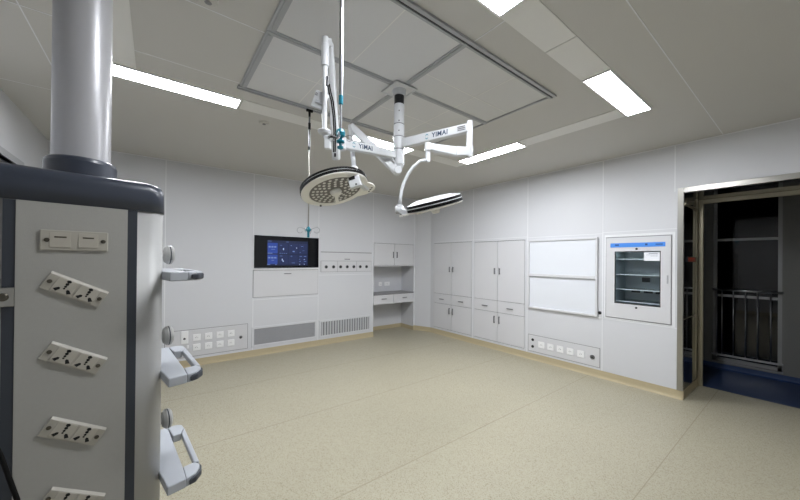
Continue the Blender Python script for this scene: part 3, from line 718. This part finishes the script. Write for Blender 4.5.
for x in (-0.064, 0.066):
    mb = on_plate(M_, SCREW); mb.lathe([(0.0065, 0.006), (0.0065, 0.008), (0.003, 0.0085)], (x, 0, 0), (0, 0, 1), 14); mb.build('screw', SCREW, sw)
for zc, ang_ in ((1.4925, -29.6), (1.268, -32), (1.028, -33.5), (0.803, -35)):
    M_ = plate_frame(0.066, zc, ang_)
    mb = on_plate(M_, PLATE); mb.prism([(-0.0295, 0), (0.0295, 0), (0.022, 0.008), (-0.0295, 0.005)], -0.077, 0.077, lambda a, b, c: (c, a, b)); pl = mb.build('socket_plate', PLATE, pe, bevel=0.001)
    for x in (-0.028, 0.030):
        mb = on_plate(M_, PLATEB); mb.box((x-0.026, -0.025, 0.0058), (x+0.026, 0.0205, 0.0088)); so = mb.build('socket', PLATEB, pl, bevel=0.001)
        mb = on_plate(M_, HOLE)
        for dx, dy, r_ in ((0.002, 0.0155, 0.0050), (0.002, 0.0065, 0.0044), (0.002, -0.0015, 0.0034), (0.002, -0.008, 0.0027)):
            mb.lathe([(r_, 0.0086), (r_, 0.0093)], (x+dx, dy, 0), (0, 0, 1), 14)
        mb.prism([(x-0.0035, 0.0130), (x+0.0075, 0.0130), (x+0.0075, 0.0185), (x-0.0035, 0.0185)], 0.0087, 0.0092)
        mb.prism([(x-0.0215, -0.0175), (x-0.0125, -0.0225), (x-0.0065, -0.0130), (x-0.0075, -0.0085), (x-0.0125, -0.0085)], 0.0086, 0.0093)
        mb.prism([(x+0.0245, -0.0175), (x+0.0155, -0.0225), (x+0.0095, -0.0130), (x+0.0105, -0.0085), (x+0.0155, -0.0085)], 0.0086, 0.0093)
        mb.build('pin_holes', HOLE, so)
    for x in (-0.066, 0.066):
        mb = on_plate(M_, SCREW); mb.lathe([(0.0062, 0.006), (0.0062, 0.0088), (0.003, 0.0092)], (x, -0.002, 0), (0, 0, 1), 14); mb.build('screw', SCREW, pl)
# trays on the right-hand side
for zt, zk in ((0.765, 0.909), (1.160, 1.266), (1.548, 1.613)):
    mb = pmb(TRAY); z0 = zt-0.034
    mb.prism([(0.302, 1.50), (0.302, 1.9), (0.408, 1.90), (0.373, 1.494), (0.362, 1.405), (0.302, 1.40)], z0, zt)
    mb.prism([(0.362, 1.405), (0.373, 1.494), (0.414, 1.498), (0.425, 1.47), (0.418, 1.445), (0.395, 1.415)], z0, zt)
    mb.prism([(0.406, 1.79), (0.408, 1.90), (0.445, 1.895), (0.462, 1.875), (0.462, 1.84), (0.436, 1.785)], z0, zt)
    tr = mb.build('tray', TRAY, pe, bevel=0.004)
    mb = pmb(TRAY); mb.prism([(0.412, 1.499), (0.430, 1.492), (0.463, 1.838), (0.438, 1.784)], z0+0.008, zt-0.001); mb.build('tray_handle', TRAY, tr, bevel=0.004)
    mb = pmb(NAVY2); mb.prism([(0.368, 1.398), (0.396, 1.404), (0.422, 1.434), (0.432, 1.468), (0.429, 1.492), (0.419, 1.470), (0.395, 1.432)], z0+0.004, zt-0.006); mb.build('bumper', NAVY2, tr, bevel=0.006)
    mb = pmb(PALU); mb.lathe([(0.012, 0.300), (0.012, 0.332), (0.032, 0.338), (0.040, 0.348), (0.040, 0.362), (0.030, 0.370)], (0, 1.66, zk), (1, 0, 0), 24); kn = mb.build('clamp_knob', PALU, pe)
    mb = pmb(NAVY2); mb.lathe([(0.0403, 0.352), (0.0403, 0.356)], (0, 1.66, zk), (1, 0, 0), 24); mb.build('knob_ring', NAVY2, kn)
mb = pmb(BLKR); mb.tube([(-0.13, 1.494, 1.22), (-0.120, 1.455, 1.17), (-0.100, 1.442, 1.10), (-0.082, 1.44, 1.039), (-0.068, 1.44, 0.975), (-0.050, 1.44, 0.894), (-0.035, 1.445, 0.78), (-0.025, 1.455, 0.60), (-0.022, 1.49, 0.45)], 0.006, 10); mb.build('power_cable', BLKR, pe)

# ================================================================== BACK WALL FITTINGS
def bpart(F, mt, name, parent, boxes, bevel=0.0):
    mb = MB().use(mt)
    for b in boxes: fbox(mb, F, *b)
    return mb.build(name, mt, parent, bevel=bevel)
# wall screen
t_ = thing('wall_screen', FB(1.83, 1.447, 0.01), 'black framed wall touch screen showing blue tiles', 'screen')
bpart(FB, SCRB, 'bezel', t_, [(1.278, 2.388, 1.449, 1.988, 0.001, 0.022)], 0.003)
u0, u1, z0, z1 = 1.478, 2.178, 1.487, 1.915
sc_ = bpart(FB, SCR, 'display', t_, [(u0, u1, z0, z1, 0.0222, 0.0232)])
cw = (u1-u0)/4; tz = [(z0+0.025, z0+0.185), (z0+0.205, z0+0.385)]
for c in range(4):
    for r in range(2):
        bpart(FB, TILEB if c == 0 else TILE, 'tile', sc_, [(u0+cw*c+0.006, u0+cw*(c+1)-0.006, tz[r][0], tz[r][1], 0.0234, 0.0238)])
def dots(mt, nm, lst): bpart(FB, mt, nm, sc_, [(u0+a*(u1-u0), u0+b*(u1-u0), z1-d*(z1-z0), z1-c*(z1-z0), 0.024, 0.0244) for a, b, c, d in lst])
dots(ICON2, 'clock_digits', [(0.03+0.065*k, 0.08+0.065*k, 0.23, 0.29) for k in range(3)] + [(0.02+0.07*k, 0.075+0.07*k, 0.66, 0.72) for k in range(3)] + [(0.09, 0.18, 0.35, 0.365), (0.1, 0.16, 0.78, 0.80), (0.01, 0.12, 0.50, 0.53), (0.0, 0.07, 0.945, 0.97), (0.19, 0.22, 0.945, 0.97), (0.01, 0.1, 0.03, 0.045)])
dots(ICON, 'icon', [(0.37, 0.395, 0.30, 0.38), (0.70, 0.72, 0.26, 0.30), (0.345, 0.365, 0.73, 0.80), (0.365, 0.39, 0.80, 0.85), (0.78, 0.80, 0.94, 0.965), (0.90, 0.92, 0.94, 0.965), (0.90, 0.92, 0.735, 0.765)])
dots(ICON2, 'caption', [(0.31, 0.34, 0.18, 0.20), (0.56, 0.59, 0.18, 0.20), (0.61, 0.66, 0.40, 0.45), (0.29, 0.32, 0.50, 0.52), (0.34, 0.37, 0.50, 0.52), (0.39, 0.42, 0.50, 0.52), (0.44, 0.47, 0.50, 0.52), (0.79, 0.85, 0.615, 0.635), (0.90, 0.96, 0.615, 0.635), (0.78, 0.80, 0.735, 0.755), (0.78, 0.82, 0.82, 0.84), (0.90, 0.96, 0.82, 0.84), (0.56, 0.6, 0.61, 0.63), (0.59, 0.67, 0.89, 0.905), (0.86, 0.91, 0.38, 0.39), (0.30, 0.36, 0.61, 0.625), (0.82, 0.88, 0.20, 0.215), (0.45, 0.51, 0.04, 0.055)])
dots(ICON2, 'caption', [(0.79, 0.81, 0.45, 0.47)])
# fold-down panel under the screen
t_ = thing('keyboard_panel', FB(1.83, 0.96, 0.0), 'plain fold down keyboard panel under the wall touch screen', 'cabinet')
bpart(FB, FGAP, 'shadow_gap', t_, [(1.262, 2.392, 0.955, 1.425, 0.0003, 0.0018)])
bpart(FB, CAB, 'front', t_, [(1.270, 2.384, 0.963, 1.405, 0.002, 0.010)], 0.002)
bpart(FB, WHITE, 'top_ledge', t_, [(1.262, 2.392, 1.415, 1.435, 0.002, 0.03)], 0.002)
bpart(FB, HAND, 'handle', t_, [(1.765, 1.888, 1.338, 1.352, 0.0102, 0.022)], 0.002)
# return air grilles
def grille(u0, u1, z0, z1, lab, nf, fw_):
    t_ = thing('air_grille', FB((u0+u1)/2, z0-0.04, 0), lab, 'air grille', 'return air grilles on the back wall')
    e = 0.035
    bpart(FB, WALL, 'frame', t_, [(u0-e, u1+e, z1, z1+e, 0.0005, 0.012), (u0-e, u1+e, z0-e, z0, 0.0005, 0.012), (u0-e, u0, z0, z1, 0.0005, 0.012), (u1, u1+e, z0, z1, 0.0005, 0.012)], 0.002)
    bpart(FB, GRILLB, 'mesh_backing', t_, [(u0, u1, z0, z1, 0.0005, 0.002)])
    mb = MB().use(GRILL); st = (u1-u0)/nf
    for k in range(nf):
        a = u0+st*(k+0.5); mb.prism([(a-fw_*st, 0.002), (a+fw_*st, 0.002), (a+fw_*st*0.4, 0.010), (a-fw_*st*0.4, 0.010)], z0+0.001, z1-0.001, lambda x, y, z: FB(x, z, y))
    mb.build('louvre', GRILL, t_)
grille(1.288, 2.335, 0.178, 0.440, 'fine grey return air grille below the wall touch screen', 64, 0.38)
grille(2.453, 3.503, 0.172, 0.425, 'coarser striped return air grille next to the alcove', 19, 0.36)
# gas outlet panel
t_ = thing('gas_outlet_panel', FB(3.0, 1.36, 0), 'flush panel with a row of seven round gas outlets beside the touch screen', 'gas outlet panel')
bpart(FB, FGAP, 'shadow_gap', t_, [(2.438, 3.556, 1.73, 1.745, 0.0003, 0.0018), (2.438, 3.552, 1.360, 1.572, 0.0003, 0.0018)])
bpart(FB, CAB, 'cover', t_, [(2.442, 3.552, 1.578, 1.728, 0.0004, 0.006)], 0.002)
for a, b in ((2.446, 2.778), (2.784, 3.196), (3.202, 3.546)):
    f_ = bpart(FB, CAB, 'outlet_plate', t_, [(a, b, 1.366, 1.566, 0.002, 0.008)], 0.002)
for u in (2.545, 2.695, 2.844, 2.988, 3.135, 3.282, 3.431):
    mb = MB().use(HAND); mb.lathe([(0.032, 0.008), (0.032, 0.013), (0.026, 0.016)], FB(u, 1.457, 0.0), (0, -1, 0), 24); ou = mb.build('gas_outlet', HAND, t_)
    mb = MB().use(BLK); mb.lathe([(0.022, 0.0162), (0.022, 0.0172)], FB(u, 1.457, 0.0), (0, -1, 0), 20); mb.build('port', BLK, ou)
bpart(FB, GAP, 'label_strip', t_, [(2.93, 3.05, 1.600, 1.612, 0.0062, 0.007)])
# socket plates
def outlet(F, n_ax, u, z, s_, parent, slot=True, n0=0.006, name='socket'):
    o = bpart(F, WHITE, name, parent, [(u-s_/2, u+s_/2, z-s_/2, z+s_/2, n0, n0+0.011)], 0.004)
    if slot: bpart(F, FGAP, 'slots', o, [(u-0.020, u-0.004, z-0.004, z+0.003, n0+0.0112, n0+0.012), (u+0.006, u+0.018, z-0.008, z-0.001, n0+0.0112, n0+0.012), (u-0.008, u+0.010, z+0.010, z+0.013, n0+0.0112, n0+0.012)])
    return o
t_ = thing('socket_panel', FB(0.68, 0.131, 0), 'flush grey panel with eight white sockets low on the back wall behind the pendant', 'socket panel', None)
bpart(FB, FGAP, 'shadow_gap', t_, [(0.10, 1.196, 0.138, 0.545, 0.0003, 0.0018)])
bpart(FB, CAB, 'faceplate', t_, [(0.108, 1.188, 0.146, 0.537, 0.0018, 0.006)], 0.002)
for z in (0.419, 0.273):
    for u in (0.490, 0.642, 0.796, 0.948): outlet(FB, 1, u, z, 0.098, t_)
o = bpart(FB, WHITE, 'isolator_switch', t_, [(0.296, 0.385, 0.345, 0.530, 0.006, 0.020)], 0.005)
mb = MB().use(GAP); mb.lathe([(0.016, 0.0202), (0.012, 0.028)], FB(0.34, 0.42, 0), (0, -1, 0), 16); mb.build('key', GAP, o)
bpart(FB, WHITE, 'cable_plate', t_, [(0.365, 0.395, 0.270, 0.318, 0.006, 0.014)], 0.003)
mb = MB().use(HAND); mb.lathe([(0.024, 0.006), (0.024, 0.012), (0.010, 0.013), (0.010, 0.022)], FB(1.09, 0.338, 0), (0, -1, 0), 18); o = mb.build('earth_terminal', HAND, t_)
mb = MB().use(BLK); mb.lathe([(0.011, 0.0222), (0.009, 0.026)], FB(1.09, 0.338, 0), (0, -1, 0), 14); mb.build('terminal_cap', BLK, o)

def vhandle(F, u, z, L, parent, n0=0.004):
    mb = MB().use(HAND); fbox(mb, F, u-0.009, u+0.009, z-L/2, z+L/2, n0+0.018, n0+0.028)
    for zz in (z-L/2+0.012, z+L/2-0.012): fbox(mb, F, u-0.006, u+0.006, zz-0.006, zz+0.006, n0+0.0002, n0+0.018)
    mb.build('handle', HAND, parent, bevel=0.003)
def hhandle(F, u, z, L, parent, n0=0.004):
    mb = MB().use(HAND); fbox(mb, F, u-L/2, u+L/2, z-0.008, z+0.008, n0+0.018, n0+0.028)
    for uu in (u-L/2+0.012, u+L/2-0.012): fbox(mb, F, uu-0.006, uu+0.006, z-0.006, z+0.006, n0+0.0002, n0+0.018)
    mb.build('handle', HAND, parent, bevel=0.003)
# alcove: wall cabinet
t_ = thing('wall_cabinet', FB(4.155, 1.47, -0.2), 'pale two door wall cabinet over the alcove worktop', 'cabinet')
bpart(FB, GAP, 'body', t_, [(3.612, 4.698, 1.480, 1.953, -0.440, -0.0135)])
bpart(FB, CAB, 'base_board', t_, [(3.612, 4.698, 1.462, 1.4798, -0.440, 0.003)])
for a, b, hu in ((3.618, 4.146, 4.105), (4.154, 4.692, 4.205)):
    dd = bpart(FB, CAB, 'door', t_, [(a, b, 1.486, 1.947, -0.0133, 0.004)], 0.002); vhandle(FB, hu, 1.71, 0.13, dd)
# alcove: worktop with drawers
t_ = thing('worktop_unit', FB(4.155, 0.65, -0.2), 'grey topped worktop with two shallow drawers set in the alcove', 'worktop')
bpart(FB, mat('worktop_grey', (128, 127, 128), 0.35), 'worktop', t_, [(3.612, 4.698, 0.850, 0.872, -0.455, 0.006)], 0.002)
bpart(FB, GAP, 'body', t_, [(3.612, 4.698, 0.655, 0.8497, -0.440, -0.0135)])
for a, b, hu in ((3.616, 4.131, 3.87), (4.139, 4.694, 4.43)):
    dd = bpart(FB, CAB, 'drawer', t_, [(a, b, 0.652, 0.846, -0.0133, 0.004)], 0.002); hhandle(FB, hu, 0.765, 0.12, dd)
FA = lambda u, z, n: (u, AB-n, z)
for u, w_, lab in ((4.085, 0.085, 'smaller left white socket plate on the alcove back above the worktop'), (4.275, 0.15, 'wider right white socket plate on the alcove back above the worktop')):
    t_ = thing('wall_socket', FA(u, 1.0, 0), lab, 'socket', 'sockets in the alcove')
    bpart(FA, WHITE, 'plate', t_, [(u-w_/2, u+w_/2, 1.0, 1.09, 0.0005, 0.010)], 0.003)
    bpart(FA, GAP, 'slots', t_, [(u-0.018, u-0.006, 1.04, 1.047, 0.0102, 0.011), (u+0.006, u+0.018, 1.035, 1.042, 0.0102, 0.011)])

# ================================================================== RIGHT WALL FITTINGS
def tall_cabinet(y1, y0, ztop, split, lab, hu):
    t_ = thing('storage_cabinet', FR((y0+y1)/2, 0.14, -0.2), lab, 'cabinet', 'built in cabinets on the right wall')
    g = 0.007
    bpart(FR, GAP, 'body', t_, [(y0, y1, 0.137, ztop, -0.42, -0.0135)])
    for a, b, h in ((y1, split, hu[0]), (split, y0, hu[1])):
        a_, b_ = sorted((a, b))
        dd = bpart(FR, CAB, 'door', t_, [(a_+g/2, b_-g/2, 0.885, ztop-g, -0.0133, 0.004)], 0.002); vhandle(FR, h, 1.413, 0.11, dd)
        dd = bpart(FR, CAB, 'door', t_, [(a_+g/2, b_-g/2, 0.145, 0.667, -0.0133, 0.004)], 0.002); vhandle(FR, h, 0.54, 0.13, dd)
        dd = bpart(FR, CAB, 'drawer', t_, [(a_+g/2, b_-g/2, 0.667+g, 0.885-g, -0.0133, 0.004)], 0.002); hhandle(FR, (a_+b_)/2+0.0, 0.768, 0.12, dd)
    return t_
tall_cabinet(5.158, 4.084, 1.973, 4.612, 'tall pale four door cabinet with two drawers, next to the room corner', (4.660, 4.565))
tall_cabinet(4.020, 2.957, 1.958, 3.49, 'tall pale four door cabinet with two drawers, next to the white hatch', (3.545, 3.440))
# white hatch
t_ = thing('wall_hatch', FR(2.37, 0.85, 0), 'bright white two panel sliding hatch between the cabinets and the glass door cabinet', 'hatch')
W0, W1 = 1.865, 2.872
bpart(FR, CAB, 'frame', t_, [(W0-0.02, W1+0.02, 1.915, 1.945, 0.0005, 0.03), (W0-0.02, W1+0.02, 0.835, 0.862, 0.0005, 0.035), (W0-0.02, W0+0.008, 0.862, 1.915, 0.0005, 0.03), (W1-0.008, W1+0.02, 0.862, 1.915, 0.0005, 0.03)], 0.004)
bpart(FR, BOARD, 'panel', t_, [(W0+0.0085, W1-0.0085, 1.40, 1.9145, 0.0005, 0.012)])
bpart(FR, BOARD, 'panel', t_, [(W0+0.0085, W1-0.0085, 0.8625, 1.355, 0.0005, 0.006)])
bpart(FR, CAB, 'middle_rail', t_, [(W0+0.0085, W1-0.0085, 1.356, 1.399, 0.0005, 0.035)], 0.005)
mb = MB().use(BLK); mb.lathe([(0.022, 0.0005), (0.022, 0.008), (0.012, 0.014)], FR(1.82, 0.895, 0), (-1, 0, 0), 18)
tag(mb.build('wall_button'), 'small black round button on the wall right of the white hatch', 'button')
# socket panel
t_ = thing('socket_panel', FR(2.35, 0.13, 0), 'flush grey panel with five white sockets in a row below the white hatch', 'socket panel')
bpart(FR, FGAP, 'shadow_gap', t_, [(1.812, 2.888, 0.128, 0.404, 0.0003, 0.0018)])
bpart(FR, CAB, 'faceplate', t_, [(1.820, 2.880, 0.136, 0.396, 0.0018, 0.006)], 0.002)
for u in (2.656, 2.507, 2.359, 2.210, 2.062): outlet(FR, 0, u, 0.268, 0.098, t_)
for z in (0.322, 0.213):
    mb = MB().use(BLK); mb.lathe([(0.022, 0.006), (0.022, 0.012), (0.014, 0.013)], FR(2.803, z, 0), (-1, 0, 0), 18); mb.build('data_port', BLK, t_)
mb = MB().use(HAND); mb.lathe([(0.032, 0.006), (0.032, 0.012), (0.014, 0.013), (0.014, 0.022)], FR(1.909, 0.259, 0), (-1, 0, 0), 20); o = mb.build('earth_terminal', HAND, t_)
mb = MB().use(BLK); mb.lathe([(0.010, 0.0222), (0.008, 0.026)], FR(1.909, 0.259, 0), (-1, 0, 0), 14); mb.build('terminal_cap', BLK, o)

# glass door cabinet
t_ = thing('warming_cabinet', FR(1.395, 0.86, -0.1), 'built in cabinet with a glass door and a blue strip, beside the doorway', 'cabinet')
y0, y1, z0, z1 = 1.053, 1.740, 0.861, 1.922
G0, G1, H0, H1 = 1.150, 1.640, 1.052, 1.740
bpart(FR, SEAM, 'outer_frame', t_, [(y0-0.038, y1+0.026, z1+0.012, z1+0.042, 0.0003, 0.005), (y0-0.038, y1+0.026, z0-0.03, z0-0.012, 0.0003, 0.005), (y0-0.038, y0-0.010, z0-0.012, z1+0.012, 0.0003, 0.005), (y1+0.010, y1+0.026, z0-0.012, z1+0.012, 0.0003, 0.005)])
bpart(FR, FGAP, 'shadow_gap', t_, [(y0-0.010, y1+0.010, z1, z1+0.012, 0.0003, 0.002), (y0-0.010, y1+0.010, z0-0.012, z0, 0.0003, 0.002), (y0-0.010, y0, z0, z1, 0.0003, 0.002), (y1, y1+0.010, z0, z1, 0.0003, 0.002)])
dr = bpart(FR, CAB, 'door', t_, [(y0, y1, H1, z1, 0.0005, 0.018), (y0, y1, z0, H0, 0.0005, 0.018), (y0, G0, H0, H1, 0.0005, 0.018), (G1, y1, H0, H1, 0.0005, 0.018)])
bpart(FR, BLK, 'gasket', dr, [(G0, G1, H1-0.010, H1, 0.002, 0.0165), (G0, G1, H0, H0+0.010, 0.002, 0.0165), (G0, G0+0.008, H0+0.01, H1-0.01, 0.002, 0.0165), (G1-0.008, G1, H0+0.01, H1-0.01, 0.002, 0.0165)])
mb = MB().use(GLASS); mb.face([FR(G0+0.008, H0+0.01, 0.010), FR(G1-0.008, H0+0.01, 0.010), FR(G1-0.008, H1-0.01, 0.010), FR(G0+0.008, H1-0.01, 0.010)]); mb.build('glass_pane', GLASS, dr)
st = bpart(FR, BLUES, 'control_strip', dr, [(1.105, 1.690, 1.793, 1.849, 0.0182, 0.022)], 0.002)
for b_ in ((1.59, 1.635, 1.815, 1.832, 0.0222, 0.0228), (1.28, 1.305, 1.813, 1.834, 0.0222, 0.0228), (1.13, 1.20, 1.817, 1.828, 0.0222, 0.0228)):
    bpart(FR, mat('strip_ink', (28, 62, 120), 0.5), 'strip_marking', st, [b_])
for z in (1.769, 1.016):
    mb = MB().use(BLK); mb.lathe([(0.013, 0.0182), (0.013, 0.024)], FR(1.395, z, 0), (-1, 0, 0), 16); mb.build('lock', BLK, dr)
mb = MB().use(ALU); fbox(mb, FR, 1.076, 1.090, 1.345, 1.445, 0.0182, 0.024); fbox(mb, FR, 1.081, 1.085, 1.352, 1.438, 0.024, 0.0255); mb.build('handle', ALU, dr, bevel=0.003)
nt_ = bpart(FR, PAPER, 'paper_notice', dr, [(1.160, 1.318, 1.618, 1.725, 0.0105, 0.0115)])
bpart(FR, ICON2 if False else mat('notice_ink', (120, 126, 140), 0.6), 'notice_text', nt_, [(1.18, 1.27, 1.705, 1.711, 0.0117, 0.0121), (1.18, 1.295, 1.690, 1.693, 0.0117, 0.0121), (1.18, 1.25, 1.676, 1.679, 0.0117, 0.0121)])
# inner box
mb = MB().use(INSIDE); D_ = -0.40
fbox(mb, FR, 1.135, 1.66, 1.035, 1.76, D_-0.01, D_); fbox(mb, FR, 1.135, 1.145, 1.035, 1.76, D_, -0.052); fbox(mb, FR, 1.650, 1.66, 1.035, 1.76, D_, -0.052); fbox(mb, FR, 1.145, 1.650, 1.75, 1.76, D_, -0.052); fbox(mb, FR, 1.145, 1.650, 1.035, 1.045, D_, -0.052)
inn = mb.build('inner_box', INSIDE, t_)
bpart(FR, GAP, 'air_slots', inn, [(a, a+0.10, z, z+0.05, D_+0.0005, D_+0.004) for a in (1.20, 1.33, 1.47) for z in (1.18,)] + [(1.36, 1.45, 1.33, 1.39, D_+0.0005, D_+0.004)])
bpart(FR, mat('added_strip_glow', (230, 240, 240), 0.4, emit=(225, 240, 245), estr=5.0), 'added_glow_strip', inn, [(1.17, 1.63, 1.742, 1.7495, -0.085, -0.070)])  # glowing strip added to brighten the dark cabinet interior
for z in (1.075, 1.235, 1.43, 1.635):
    sh = bpart(FR, GLASS, 'shelf', t_, [(1.150, 1.645, z, z+0.006, D_+0.006, -0.06)])
    bpart(FR, WHITE, 'shelf_edge', sh, [(1.150, 1.645, z-0.003, z+0.009, -0.059, -0.052)])

bpy.context.view_layer.update()
